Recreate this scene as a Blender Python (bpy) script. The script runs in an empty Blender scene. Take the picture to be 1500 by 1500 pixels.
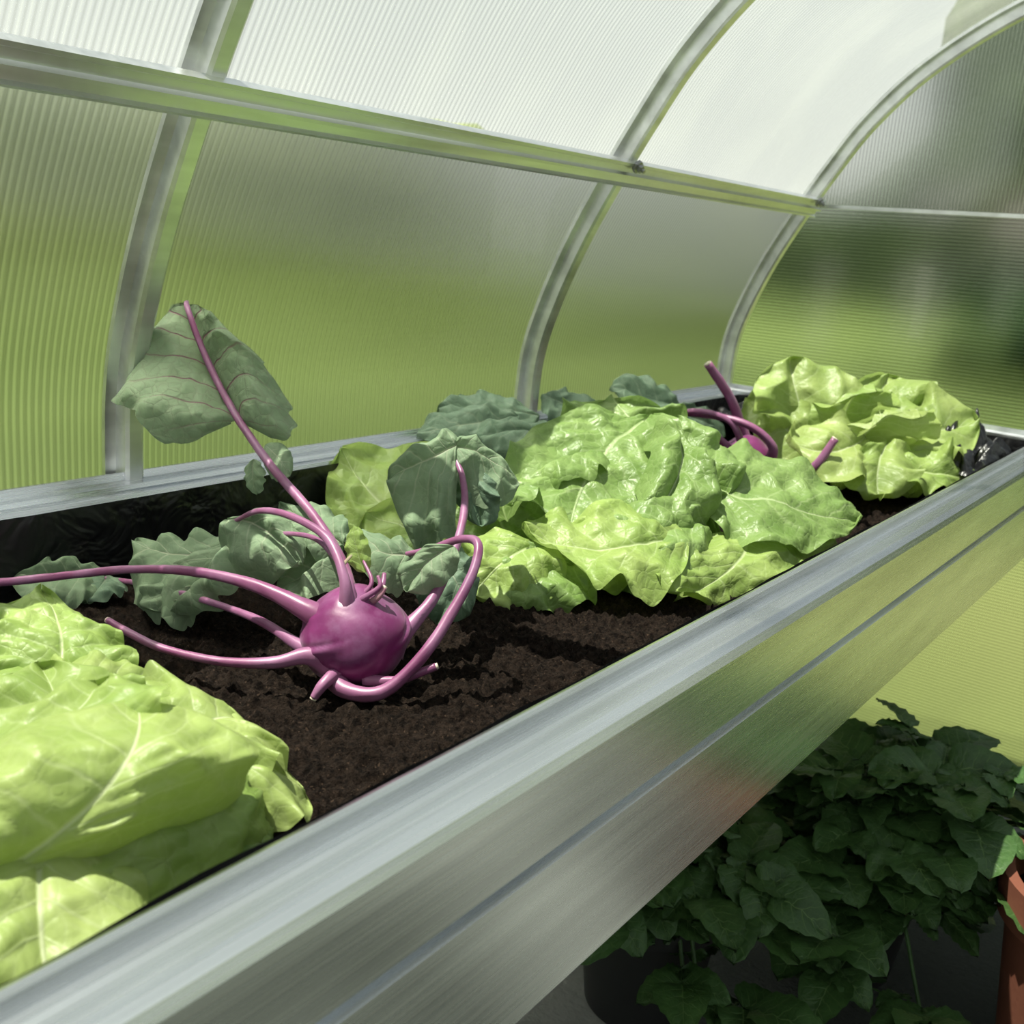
import bpy, bmesh, math, random
from mathutils import Vector, noise, Matrix
random.seed(7)
scene=bpy.context.scene
try: scene.view_settings.view_transform='Standard'
except Exception: pass
COL=bpy.context.collection

# ---------------------------------------------------------------- helpers
def mesh_obj(name,verts,faces,mat=None,parent=None,smooth=True,uvs=None):
    me=bpy.data.meshes.new(name)
    me.from_pydata([tuple(v) for v in verts],[],faces)
    if uvs:
        ul=me.uv_layers.new(name="UVMap")
        for lp in me.loops: ul.data[lp.index].uv=uvs[lp.vertex_index]
    if smooth:
        for p in me.polygons: p.use_smooth=True
    me.update()
    ob=bpy.data.objects.new(name,me); COL.objects.link(ob)
    if mat: me.materials.append(mat)
    if parent: ob.parent=parent
    return ob
def fix_normals(o):
    bm=bmesh.new();bm.from_mesh(o.data);bmesh.ops.recalc_face_normals(bm,faces=bm.faces);bm.to_mesh(o.data);bm.free()
def empty(name):
    e=bpy.data.objects.new(name,None); e.empty_display_size=.05; COL.objects.link(e); return e
def top(o,label,cat,group=None,kind=None):
    o["label"]=label; o["category"]=cat
    if group:o["group"]=group
    if kind:o["kind"]=kind
    return o
def struct(o,label,cat):
    return top(o,label,cat,kind="structure")
def V(p,s=.001): return Vector(p)*s
def catmull(pts,n):
    P=[Vector(p) for p in pts]
    P=[P[0]*2-P[1]]+P+[P[-1]*2-P[-2]]
    out=[]
    for i in range(1,len(P)-2):
        for k in range(n):
            t=k/n
            a,b,c,d=P[i-1],P[i],P[i+1],P[i+2]
            out.append(.5*((2*b)+(c-a)*t+(2*a-5*b+4*c-d)*t*t+(3*b-a-3*c+d)*t**3))
    out.append(P[-2].copy()); return out
def tube(name,pts,r0,r1,mat,parent,seg=14,n=8,mid=None,bump=.0):
    C=catmull(pts,n); N=len(C); vs=[];fs=[];uv=[]
    T0=(C[1]-C[0]).normalized()
    up=Vector((0,0,1)) if abs(T0.z)<.9 else Vector((1,0,0))
    A=T0.cross(up).normalized()
    for i,c in enumerate(C):
        T=(C[min(i+1,N-1)]-C[max(i-1,0)]).normalized()
        A=(A-T*A.dot(T)).normalized(); B=T.cross(A)
        s=i/(N-1)
        r=r0+(r1-r0)*min(1,s*1.0)
        if mid is not None: r=r0*(1-s)**6+mid*(1-(1-s)**6)*(1-s**4)+r1*s**4
        r*=1+(.10*noise.noise(c*22) if bump else 0)
        for k in range(seg):
            a=2*math.pi*k/seg
            rr=r*(1+bump*noise.noise(c*60+Vector((k*.7,0,0)))-(.12 if k%7==0 else 0)*(1 if bump else 0))
            vs.append(c+(A*math.cos(a)+B*math.sin(a))*rr); uv.append((s,k/seg))
    for i in range(N-1):
        for k in range(seg):
            fs.append((i*seg+k,i*seg+(k+1)%seg,(i+1)*seg+(k+1)%seg,(i+1)*seg+k))
    fs.append(tuple(range(seg))[::-1]); fs.append(tuple((N-1)*seg+k for k in range(seg)))
    return mesh_obj(name,vs,fs,mat,parent,uvs=uv)
def extrude_profile(name,prof,y0,y1,mat,parent=None):
    vs=[];fs=[];n=len(prof)
    for y in (y0,y1):
        for (x,z) in prof: vs.append((x,y,z))
    for i in range(n):
        a=i;b=(i+1)%n
        fs.append((a,b,b+n,a+n))
    fs.append(tuple(range(n))[::-1]); fs.append(tuple(n+i for i in range(n)))
    o=mesh_obj(name,vs,fs,mat,parent,smooth=False); fix_normals(o); return o
def box(name,a,b,mat,parent=None,bev=.002):
    x0,y0,z0=a;x1,y1,z1=b
    vs=[(x0,y0,z0),(x1,y0,z0),(x1,y1,z0),(x0,y1,z0),(x0,y0,z1),(x1,y0,z1),(x1,y1,z1),(x0,y1,z1)]
    fs=[(3,2,1,0),(4,5,6,7),(0,1,5,4),(1,2,6,5),(2,3,7,6),(3,0,4,7)]
    o=mesh_obj(name,vs,fs,mat,parent,smooth=False)
    if bev:
        m=o.modifiers.new("b",'BEVEL'); m.width=bev; m.segments=2
    return o

# ---------------------------------------------------------------- node helpers
class NT:
    def __init__(s,name):
        s.m=bpy.data.materials.new(name); s.m.use_nodes=True; s.t=s.m.node_tree; s.t.nodes.clear()
        s.out=s.n("ShaderNodeOutputMaterial")
    def n(s,ty,**k):
        nd=s.t.nodes.new(ty)
        for a,b in k.items(): setattr(nd,a,b)
        return nd
    def l(s,a,b): s.t.links.new(a,b)
    def math(s,op,a,b=None,c=None,clamp=False):
        nd=s.n("ShaderNodeMath",operation=op); nd.use_clamp=clamp
        for i,x in enumerate((a,b,c)):
            if x is None: continue
            if isinstance(x,(int,float)): nd.inputs[i].default_value=x
            else: s.l(x,nd.inputs[i])
        return nd.outputs[0]
    def mix(s,f,a,b,blend='MIX'):
        nd=s.n("ShaderNodeMix",data_type='RGBA',blend_type=blend)
        for i,x in ((0,f),(6,a),(7,b)):
            if isinstance(x,(int,float)): nd.inputs[i].default_value=x
            elif isinstance(x,tuple): nd.inputs[i].default_value=(*x,1) if len(x)==3 else x
            else: s.l(x,nd.inputs[i])
        return nd.outputs[2]
    def noise(s,vec,scale,detail=4,rough=.5,dist=0):
        nd=s.n("ShaderNodeTexNoise"); nd.inputs["Scale"].default_value=scale
        nd.inputs["Detail"].default_value=detail; nd.inputs["Roughness"].default_value=rough
        nd.inputs["Distortion"].default_value=dist
        if vec is not None: s.l(vec,nd.inputs["Vector"])
        return nd.outputs[0]
    def ramp(s,f,*st):
        nd=s.n("ShaderNodeValToRGB"); s.l(f,nd.inputs[0]); cr=nd.color_ramp
        while len(cr.elements)<len(st): cr.elements.new(.5)
        for e,(p,c) in zip(cr.elements,st):
            e.position=p; e.color=(*c,1) if isinstance(c,tuple) else (c,c,c,1)
        return nd.outputs[0]
    def mapping(s,vec,scale=(1,1,1),rot=(0,0,0),loc=(0,0,0)):
        nd=s.n("ShaderNodeMapping"); nd.inputs["Scale"].default_value=scale; nd.inputs["Rotation"].default_value=rot
        nd.inputs["Location"].default_value=loc
        s.l(vec,nd.inputs[0]); return nd.outputs[0]
    def bump(s,h,strength=.5,dist=.01):
        nd=s.n("ShaderNodeBump"); nd.inputs["Strength"].default_value=strength; nd.inputs["Distance"].default_value=dist
        s.l(h,nd.inputs["Height"]); return nd.outputs[0]
    def pr(s,col=None,rough=.5,metal=0,spec=.5,normal=None,**k):
        p=s.n("ShaderNodeBsdfPrincipled")
        if isinstance(col,tuple): p.inputs["Base Color"].default_value=(*col,1)
        elif col is not None: s.l(col,p.inputs["Base Color"])
        if isinstance(rough,(int,float)): p.inputs["Roughness"].default_value=rough
        else: s.l(rough,p.inputs["Roughness"])
        p.inputs["Metallic"].default_value=metal
        p.inputs["Specular IOR Level"].default_value=spec
        if normal is not None: s.l(normal,p.inputs["Normal"])
        for a,b in k.items(): p.inputs[a.replace("_"," ")].default_value=b
        return p
    def done(s,sh): s.l(sh,s.out.inputs[0]); return s.m
def objco(N): return N.n("ShaderNodeTexCoord").outputs["Object"]

# ---------------------------------------------------------------- materials
def mat_alu(name,col=(.68,.70,.73),rough=.27,brush=(420,1.0,420),bs=.08):
    N=NT(name); c=objco(N)
    st=N.noise(N.mapping(c,brush),1,2,.5)
    big=N.noise(N.mapping(c,(16,1.6,16)),1,3,.6,.3)
    colr=N.mix(N.ramp(big,(.32,0.),(.68,1.)),tuple(x*.78 for x in col),tuple(min(1,x*1.18) for x in col))
    colr=N.mix(N.math('MULTIPLY',N.ramp(st,(.35,0.),(.7,1.)),.20),colr,(.95,.96,.97))
    r=N.math('MULTIPLY_ADD',st,.16,rough-.08)
    p=N.pr(colr,r,1.0,normal=N.bump(st,bs,.001))
    return N.done(p.outputs[0])
ALU=mat_alu("brushed_aluminium")
ALU_R=mat_alu("aluminium_rib",(.80,.81,.82),.36,(60,60,5),.12)
def mat_leaf(name,base,dark,vein,nv,k,rough=.42,transl=.25,veinw=.035,sidew=.05,spec=.4,sideamt=.5,crk=.45,pf=.35,wobble=.6):
    N=NT(name); tc=N.n("ShaderNodeTexCoord")
    sep=N.n("ShaderNodeSeparateXYZ"); N.l(tc.outputs["UV"],sep.inputs[0])
    s=sep.outputs[0]; t=N.math('ABSOLUTE',N.math('MULTIPLY_ADD',sep.outputs[1],2.0,-1.0))
    o=tc.outputs["Object"]
    wob=N.math('MULTIPLY',N.math('SUBTRACT',N.noise(o,25,2),.5),wobble)
    ph=N.math('ADD',N.math('SUBTRACT',N.math('MULTIPLY',s,float(nv)),N.math('MULTIPLY',t,float(k))),wob)
    fr=N.math('ABSOLUTE',N.math('SUBTRACT',N.math('FRACT',ph),.5))
    side=N.math('SUBTRACT',1.0,N.math('DIVIDE',N.math('SUBTRACT',.5,fr),sidew*1.6,clamp=False),clamp=True)
    side=N.math('MULTIPLY',side,N.math('SUBTRACT',1.0,t,clamp=True))
    midw=N.math('MULTIPLY_ADD',s,-veinw*.75,veinw)
    mid=N.math('SUBTRACT',1.35,N.math('DIVIDE',t,midw),clamp=True)
    vn=N.math('MAXIMUM',mid,N.math('MULTIPLY',side,sideamt,clamp=True))
    vor=N.n("ShaderNodeTexVoronoi",feature='DISTANCE_TO_EDGE'); vor.inputs["Scale"].default_value=60
    mp=N.n("ShaderNodeVectorMath",operation='ADD'); N.l(o,mp.inputs[0])
    dn=N.n("ShaderNodeTexNoise"); dn.inputs["Scale"].default_value=30; N.l(o,dn.inputs["Vector"])
    sc=N.n("ShaderNodeVectorMath",operation='SCALE'); N.l(dn.outputs["Color"],sc.inputs[0]); sc.inputs["Scale"].default_value=.02
    N.l(sc.outputs[0],mp.inputs[1]); N.l(mp.outputs[0],vor.inputs["Vector"])
    net=N.math('SUBTRACT',1.0,N.math('DIVIDE',vor.outputs["Distance"],.12),clamp=True)
    c=N.mix(N.ramp(N.noise(o,14,3),(.3,0.),(.7,1.)),dark,base)
    c=N.mix(N.math('MULTIPLY',net,.12),c,vein)
    c=N.mix(vn,c,vein)
    puff=N.math('POWER',N.math('MULTIPLY',vor.outputs["Distance"],1.6,clamp=True),.6)
    h=N.math('ADD',N.math('ADD',N.math('MULTIPLY',N.noise(o,28,4,.5,.6),1.6),N.math('MULTIPLY',puff,pf)),N.math('MULTIPLY',vn,-.3))
    nb=N.bump(h,crk,.006)
    p=N.pr(c,rough,0,spec,nb)
    tr=N.n("ShaderNodeBsdfTranslucent"); N.l(N.mix(.5,c,base),tr.inputs[0]); N.l(nb,tr.inputs["Normal"])
    mx=N.n("ShaderNodeMixShader"); mx.inputs[0].default_value=transl
    N.l(p.outputs[0],mx.inputs[1]); N.l(tr.outputs[0],mx.inputs[2])
    return N.done(mx.outputs[0])
LETT=mat_leaf("lettuce_leaf",(.37,.48,.14),(.25,.37,.085),(.55,.64,.32),6,2.0,.42,.38,spec=.4)
LETM=mat_leaf("lettuce_leaf_mid",(.255,.37,.115),(.165,.27,.065),(.46,.56,.28),6,2.0,.40,.34,spec=.42,crk=.5,pf=.38)
LETF=mat_leaf("lettuce_leaf_pale",(.44,.53,.18),(.32,.43,.115),(.64,.70,.40),6,2.0,.42,.40,spec=.4,crk=.38,pf=.2)
LETG=mat_leaf("lettuce_leaf_fresh",(.40,.50,.16),(.28,.395,.10),(.58,.66,.36),6,2.0,.42,.42,spec=.4,crk=.38,pf=.2)
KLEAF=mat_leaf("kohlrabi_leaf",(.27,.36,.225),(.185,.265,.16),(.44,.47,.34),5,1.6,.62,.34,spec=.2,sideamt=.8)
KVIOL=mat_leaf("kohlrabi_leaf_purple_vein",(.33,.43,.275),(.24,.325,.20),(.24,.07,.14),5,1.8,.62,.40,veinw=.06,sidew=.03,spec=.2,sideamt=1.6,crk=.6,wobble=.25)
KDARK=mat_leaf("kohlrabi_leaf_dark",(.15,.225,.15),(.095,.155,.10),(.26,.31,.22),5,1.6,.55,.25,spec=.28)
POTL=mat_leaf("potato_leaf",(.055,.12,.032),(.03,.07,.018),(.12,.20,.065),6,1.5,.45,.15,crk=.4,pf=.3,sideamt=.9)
def mat_purple(name,a,b,rough=.32,bloom=.35,sheen=.1):
    N=NT(name); c=objco(N)
    f=N.ramp(N.noise(c,16,2),(.35,0.),(.65,1.))
    col=N.mix(f,a,b)
    st=N.noise(N.mapping(c,(18,18,18)),1,5,.6)
    bl=N.math('MULTIPLY',N.ramp(st,(.45,0.),(.78,1.)),bloom)
    col=N.mix(bl,col,(.46,.30,.48))
    p=N.pr(col,rough,0,.5,N.bump(N.noise(c,90,3),.12,.002),Coat_Weight=.1,Coat_Roughness=.3,Sheen_Weight=sheen,Sheen_Roughness=.4)
    return N.done(p.outputs[0])
BULB=mat_purple("kohlrabi_skin",(.105,.007,.065),(.18,.020,.115),.36,.36,.10)
STEM=mat_purple("kohlrabi_stem_skin",(.185,.042,.12),(.27,.10,.20),.42,.32,.05)
STEMG=mat_purple("young_stem_skin",(.30,.12,.16),(.30,.32,.14))
N=NT("cut_stem"); CUT=N.done(N.pr((.66,.58,.45),.6).outputs[0])
# soil
N=NT("dark_soil"); c=objco(N)
n1=N.noise(c,120,6,.8); n2=N.noise(c,330,4,.7)
col=N.mix(N.ramp(n1,(.40,0.),(.66,1.)),(.006,.004,.003),(.044,.029,.0215))
fib=N.ramp(N.noise(N.mapping(c,(220,220,220)),1,1,.5,.0),(.69,0.),(.73,1.))
col=N.mix(N.math('MULTIPLY',fib,.6),col,(.11,.07,.048))
SOIL=N.done(N.pr(col,.95,0,.1,N.bump(N.math('ADD',n1,n2),1.0,.008)).outputs[0])
N=NT("garden_path"); c=objco(N)
big=N.ramp(N.noise(N.mapping(c,(1.5,.9,1),(0,0,.6)),1,2,.5,.5),(.40,0.),(.60,1.))
gcol=N.mix(big,(.045,.05,.043),(.19,.195,.18))
gcol=N.mix(N.math('MULTIPLY',N.noise(c,60,6,.7),.4),gcol,(.09,.09,.08))
FLOORM=N.done(N.pr(gcol,.95,0,.1,N.bump(N.noise(c,90,4),.6,.01)).outputs[0])
N=NT("black_liner"); c=objco(N)
LINER=N.done(N.pr((.006,.006,.007),.33,0,.5,N.bump(N.noise(c,14,3,.6,.6),.6,.02)).outputs[0])
N=NT("black_pot_plastic"); POTB=N.done(N.pr((.012,.012,.012),.5).outputs[0])
N=NT("terracotta"); c=objco(N)
TERRA=N.done(N.pr(N.mix(N.noise(c,12,4),(.14,.045,.028),(.20,.075,.045)),.8,0,.2,N.bump(N.noise(c,80,3),.2,.002)).outputs[0])
# polycarbonate twin wall sheet: clear share + scattering refraction + milky film
def mat_poly(name,axis,freq,tint=(.93,.95,.9),h0=.10,h1=.22,vcol=(.75,.78,.72),blur=0.0,rough=.3,smear=.10,gap=.72,streak=None):
    N=NT(name); c=objco(N); sep=N.n("ShaderNodeSeparateXYZ"); N.l(c,sep.inputs[0])
    a=sep.outputs[axis]
    w=N.math('SINE',N.math('MULTIPLY',a,freq*2*math.pi))
    w01=N.math('MULTIPLY_ADD',w,.5,.5)
    sharp=N.math('POWER',w01,5.0)
    sc=[3,3,3]; sc[axis]=freq*.55
    irr=N.noise(N.mapping(c,tuple(sc)),1,1)
    sh=N.math('MULTIPLY',sharp,N.math('MULTIPLY_ADD',irr,1.4,.1))
    if streak: vec=N.mapping(c,(1,.5,2.4),(streak,0,0))
    else: vec=N.mapping(c,(1.2,2.2,1.6),(.6,.3,.2))
    sm=N.ramp(N.noise(vec,1.6,2,.5,.3),(.45,0.),(.66,1.))
    fac=N.math('ADD',N.math('MULTIPLY_ADD',sh,h1,h0),N.math('MULTIPLY',sm,smear),clamp=True)
    t=N.n("ShaderNodeBsdfTransparent")
    tc_=N.mix(N.math('POWER',N.math('SUBTRACT',1.0,w01),3.0),tint,tuple(x*gap for x in tint))
    N.l(tc_,t.inputs[0]); base=t.outputs[0]
    if blur>0:
        rf=N.n("ShaderNodeBsdfRefraction"); rf.distribution='BECKMANN'
        rf.inputs["IOR"].default_value=1.35; rf.inputs["Roughness"].default_value=rough
        N.l(tc_,rf.inputs[0])
        m0=N.n("ShaderNodeMixShader"); m0.inputs[0].default_value=blur; N.l(t.outputs[0],m0.inputs[1]); N.l(rf.outputs[0],m0.inputs[2]); base=m0.outputs[0]
    nb=N.bump(w,.35,.003)
    p=N.pr(vcol,.25,0,.5,nb)
    tl=N.n("ShaderNodeBsdfTranslucent"); tl.inputs[0].default_value=(*vcol,1)
    m1=N.n("ShaderNodeMixShader"); m1.inputs[0].default_value=.45; N.l(p.outputs[0],m1.inputs[1]); N.l(tl.outputs[0],m1.inputs[2])
    m2=N.n("ShaderNodeMixShader"); N.l(fac,m2.inputs[0]); N.l(base,m2.inputs[1]); N.l(m1.outputs[0],m2.inputs[2])
    return N.done(m2.outputs[0])
POLY_S=mat_poly("twinwall_side",1,95,h0=.0,h1=.045,vcol=(.58,.64,.36),blur=.82,rough=.30,smear=.05,gap=.66,streak=.75)
POLY_R=mat_poly("twinwall_roof",1,95,tint=(.83,.87,.81),h0=.20,h1=.2,vcol=(.60,.64,.56))
POLY_E=mat_poly("twinwall_end",2,110,tint=(.95,.97,.92),h0=.0,h1=.035,vcol=(.55,.6,.42),blur=.78,rough=.22,smear=.012,gap=.74)
POLY_ET=mat_poly("twinwall_end_upper",0,110,tint=(.95,.97,.92),h0=.0,h1=.035,vcol=(.55,.6,.42),blur=.78,rough=.22,smear=.012,gap=.74)
# lawn
N=NT("lawn"); c=objco(N)
f=N.ramp(N.noise(N.mapping(c,(.30,.12,1),(0,0,.7)),1,3,.55,.8),(.38,0.),(.60,1.))
col=N.mix(f,(.034,.052,.015),(.098,.134,.038))
col=N.mix(N.math('MULTIPLY',N.noise(c,9,5),.25),col,(.11,.14,.042))
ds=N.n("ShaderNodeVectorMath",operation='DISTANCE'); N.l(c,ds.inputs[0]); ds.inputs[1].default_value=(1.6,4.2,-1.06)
sunny_patch=N.math('SUBTRACT',1.0,N.math('DIVIDE',ds.outputs["Value"],3.0),clamp=True)
col=N.mix(N.math('MULTIPLY',sunny_patch,1.2,clamp=True),col,(.125,.133,.050))  # sunlit area beyond the end wall, painted into the lawn as brighter yellow
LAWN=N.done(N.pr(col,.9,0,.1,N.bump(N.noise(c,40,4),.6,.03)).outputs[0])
def mat_tree(name,a,b,sc):
    N=NT(name); c=objco(N)
    return N.done(N.pr(N.mix(N.ramp(N.noise(c,sc,4,.6,.4),(.35,0.),(.7,1.)),a,b),.9,0,.1).outputs[0])
TREE=mat_tree("tree_foliage",(.014,.024,.011),(.065,.09,.038),.8)
TREE2=mat_tree("hedge_foliage",(.06,.085,.018),(.24,.28,.075),.28)
BUSH=mat_tree("bush_foliage",(.005,.012,.005),(.02,.04,.014),3)
N=NT("white_render"); WHITE=N.done(N.pr(N.mix(N.noise(objco(N),2,3),(.42,.40,.39),(.58,.56,.55)),.8).outputs[0])
N=NT("roof_tile"); ROOF=N.done(N.pr(N.mix(N.noise(objco(N),4,3),(.035,.03,.028),(.06,.052,.048)),.8).outputs[0])
N=NT("window_glass"); GLASS=N.done(N.pr((.03,.035,.04),.1).outputs[0])
N=NT("bolt_steel"); BOLT=N.done(N.pr((.35,.35,.36),.3,1.0).outputs[0])
N=NT("bark"); BARK=N.done(N.pr(N.mix(N.noise(objco(N),8,4),(.03,.02,.015),(.09,.065,.05)),.9).outputs[0])

# ---------------------------------------------------------------- greenhouse shell
half=[(-.012,-1.05),(-.014,-.6),(-.015,-.25),(-.013,.03),(-.003,.155),(.030,.265),(.081,.385),(.146,.507),(.219,.63),(.312,.765),(.45,.90),(.66,1.03),(.95,1.14),(1.3,1.18)]
mirror=[(2.6-x,z) for x,z in half[:-1]][::-1]
full=catmull([(x,0,z) for x,z in half+mirror],8)
full=[(p.x,p.z) for p in full]
def nrm(i):
    a=full[max(i-1,0)];b=full[min(i+1,len(full)-1)]
    dx,dz=b[0]-a[0],b[1]-a[1];L=math.hypot(dx,dz)
    return (dz/L,-dx/L)
iw=next(i for i,p in enumerate(full) if p[1]>.54)
ni=len(full)
def sheet(name,i0,i1,y0,y1,mat,th=0):
    vs=[];fs=[]
    for off in ((.006,.006+th) if th else (.006,)):
        for i in range(i0,i1+1):
            n=nrm(i); x=full[i][0]-n[0]*off; z=full[i][1]-n[1]*off
            vs+= [(x,y0,z),(x,y1,z)]
    m=2*(i1-i0+1)
    for k in range(i1-i0):
        fs.append((2*k,2*k+1,2*k+3,2*k+2))
        if th: fs.append((m+2*k+2,m+2*k+3,m+2*k+1,m+2*k))
        if th: fs.append((2*k,2*k+2,m+2*k+2,m+2*k)); fs.append((2*k+1,m+2*k+1,m+2*k+3,2*k+3))
    if th:
        fs.append((0,m,m+1,1)); e=m-2; fs.append((e,e+1,m+e+1,m+e))
    o=mesh_obj(name,vs,fs,mat)
    if th:
        fix_normals(o)
        for p in o.data.polygons: p.use_smooth=False
    return o
struct(sheet("wall_left",0,iw,-1.9,2.03,POLY_S,.008),"curved ribbed translucent polycarbonate side wall","wall")
struct(sheet("ceiling",iw,ni-1-iw,-1.9,2.03,POLY_R),"arched translucent polycarbonate roof","ceiling")
struct(sheet("wall_right",ni-1-iw,ni-1,-1.9,2.03,POLY_R),"curved ribbed translucent polycarbonate side wall","wall")
ys=2.04
def slab(name,pts,mat):
    n=len(pts)
    vs=[(x,ys,z) for x,z in pts]+[(x,ys+.008,z) for x,z in pts]
    fs=[tuple(range(n)),tuple(range(n,2*n))[::-1]]+[(i,(i+1)%n,n+(i+1)%n,n+i) for i in range(n)]
    o=mesh_obj(name,vs,fs,mat,smooth=False); fix_normals(o); return o
low=[p for p in full if p[1]<=.54]; l=[p for p in low if p[0]<1.3]; r=[p for p in low if p[0]>=1.3]
struct(slab("wall_end",l+r,POLY_E),"clear ribbed polycarbonate end wall of the greenhouse","wall")
hi=[(l[-1][0],l[-1][1]+.001)]+[p for p in full if p[1]>.541]+[(r[0][0],r[0][1]+.001)]
struct(slab("wall_gable",hi,POLY_ET),"upper clear polycarbonate gable sheet","wall")
e=box("trim_1",(l[-1][0],2.030,.530),(2.6-l[-1][0],2.038,.540),ALU_R,None,0)
struct(e,"thin aluminium strip joining the end wall sheets","trim")

sec=[(-.028,-.004),(-.028,.004),(-.012,.006),(-.012,.030),(-.007,.034),(.013,.034),(.018,.030),(.018,.006),(.028,.004),(.028,-.004)]
def rib(y,w=1.0):
    vs=[];fs=[];k=len(sec)
    for i in range(ni):
        n=nrm(i)
        for (a,b) in sec: vs.append((full[i][0]+n[0]*b,y+a*w,full[i][1]+n[1]*b))
    for i in range(ni-1):
        for j in range(k): fs.append((i*k+j,i*k+(j+1)%k,(i+1)*k+(j+1)%k,(i+1)*k+j))
    fs.append(tuple(range(k))[::-1]);fs.append(tuple((ni-1)*k+j for j in range(k)))
    o=mesh_obj("arch_rib",vs,fs,ALU_R,smooth=False); fix_normals(o)
    return o
for y,t in ((-1,"over the planter"),(0,"behind the upright kohlrabi leaf"),(1,"behind the middle of the bed"),(2.0,"framing the end wall")):
    top(rib(y),"curved silver aluminium rib "+t,"greenhouse rib",group="aluminium greenhouse ribs")

ip=next(i for i,p in enumerate(full) if p[1]>.515)
def purlin(i,name,lab,W=.056):
    n=nrm(i);t=(-n[1],n[0]);p=full[i]
    prof=[(0.004,.030),(0.004,.044),(.008,.046),(.011,.040),(.024,.040),(.026,.050),(.031,.050),(.033,.040),(.046,.040),(.050,.048),(W,.048),(W,.030)]
    q=[(p[0]+t[0]*a+n[0]*b,p[1]+t[1]*a+n[1]*b) for a,b in prof]
    o=extrude_profile(name,q,-1.9,2.02,ALU_R)
    return top(o,lab,"beam"),n,t,p
pu,n_,t_,p_=purlin(ip,"purlin_beam","long grooved aluminium beam bolted across the ribs")
def bolt(y,parent):
    c=Vector((p_[0]+t_[0]*.052+n_[0]*.054,y,p_[1]+t_[1]*.052+n_[1]*.054))
    nn=Vector((n_[0],0,n_[1])); tt=Vector((t_[0],0,t_[1])); yy=Vector((0,1,0))
    vs=[];fs=[]
    rings=[(.013,-.008),(.013,0),(.008,.001),(.008,.008),(.004,.009),(.004,.015),(.0,.015)]
    for r_,h in rings:
        for k in range(6):
            a=k*math.pi/3; vs.append(c+nn*h+(tt*math.cos(a)+yy*math.sin(a))*r_)
    for i in range(len(rings)-1):
        for k in range(6): fs.append((i*6+k,i*6+(k+1)%6,(i+1)*6+(k+1)%6,(i+1)*6+k))
    o=mesh_obj("bolt",vs,fs,BOLT,parent,smooth=False); o["label"]="small steel hex bolt on the beam"
bolt(1.0,pu);bolt(1.97,pu)

# ---------------------------------------------------------------- planter bed
bed=empty("raised_planter_bed")
top(bed,"long raised silver aluminium planter trough filled with dark soil","planter")
front=[(.878,-.035),(.878,.001),(.884,.004),(.892,.004),(.895,-.006),(.912,-.007),(.915,.001),(.932,.001),(.941,-.004),(.945,-.013),
       (.9455,-.086),(.937,-.088),(.937,-.095),(.947,-.098),(.948,-.232),(.943,-.238),(.925,-.24),(.925,-.232),(.934,-.228),(.934,-.02),(.90,-.018),(.884,-.035)]
fp=extrude_profile("front_panel",front,-1.7,2.02,ALU,bed)
back=[(.0,.012),(.012,.014),(.016,.004),(.040,.003),(.044,-.003),(.066,-.004),(.070,.000),(.076,.000),(.078,-.006),(.078,-.022),(.073,-.024),(.072,-.24),(.0,-.24)]
extrude_profile("back_panel",back,-1.7,2.02,ALU,bed)
endp=[(1.965,-.035),(1.965,.000),(1.972,.004),(1.98,.004),(1.984,-.004),(2.0,-.004),(2.004,.012),(2.012,.012),(2.015,-.01),(2.015,-.24),(1.99,-.24),(1.99,-.035)]
vs=[];fs=[];k=len(endp)
for x in (.01,.94):
    for (y,z) in endp: vs.append((x,y,z+.0015))
for j in range(k): fs.append((j,(j+1)%k,k+(j+1)%k,k+j))
fs.append(tuple(range(k)));fs.append(tuple(range(k,2*k))[::-1])
fix_normals(mesh_obj("end_panel",vs,fs,mat_alu("aluminium_end",(.76,.77,.78),.33,(1,420,420)),bed,smooth=False))
box("base_sheet",(.02,-1.69,-.236),(.92,2.0,-.228),ALU,bed,0)
for y in (-.6,.7,1.95):
    l_=box("leg",(.02,y-.02,-1.05),(.06,y+.02,-.238),ALU,bed); l_["label"]="aluminium support leg under the trough"
vs=[];fs=[]
path=[(.081,-1.68)]+[(.081,-1.68+i*.03) for i in range(1,121)]
path+=[(.081+ (i*.03),1.955) for i in range(1,27)]+[(.872,1.955-i*.03) for i in range(1,122)]
zs=[-.004,-.02,-.05,-.09,-.13,-.17]
for i,(x,y) in enumerate(path):
    for j,z in enumerate(zs):
        a=.006*noise.noise(Vector((x*9,y*9,z*20)))+ .004
        inx=1 if x<.2 else (-1 if x>.8 else 0); iny=-1 if y>1.94 else 0
        vs.append((x+inx*abs(a),y+iny*abs(a),z))
K=len(zs)
for i in range(len(path)-1):
    for j in range(K-1): fs.append((i*K+j,(i+1)*K+j,(i+1)*K+j+1,i*K+j+1))
ln=mesh_obj("liner",vs,fs,LINER,bed); ln["label"]="black plastic liner inside the trough"
def crumple(cx,cy,cz,sx,sy,sz,seed):
    vs=[];fs=[];n=60
    for i in range(n+1):
        for j in range(n+1):
            u=i/n*2-1;v=j/n*2-1
            p=Vector((u*1.7+seed,v*1.7,seed))
            rd=abs(noise.noise(p))*1.6+abs(noise.noise(p*2.7))*.7
            e_=max(0,1-(u*u)**1.5)*max(0,1-(v*v)**1.5)
            vs.append((cx+u*sx+.02*noise.noise(p*2),cy+v*sy+.02*noise.noise(p*2.3+Vector((5,0,0))),cz+sz*(rd*e_)-.01))
    for i in range(n):
        for j in range(n): fs.append((i*(n+1)+j,(i+1)*(n+1)+j,(i+1)*(n+1)+j+1,i*(n+1)+j+1))
    o=mesh_obj("liner_fold",vs,fs,LINER,bed); o["label"]="crumpled black plastic liner at the end"
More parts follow.
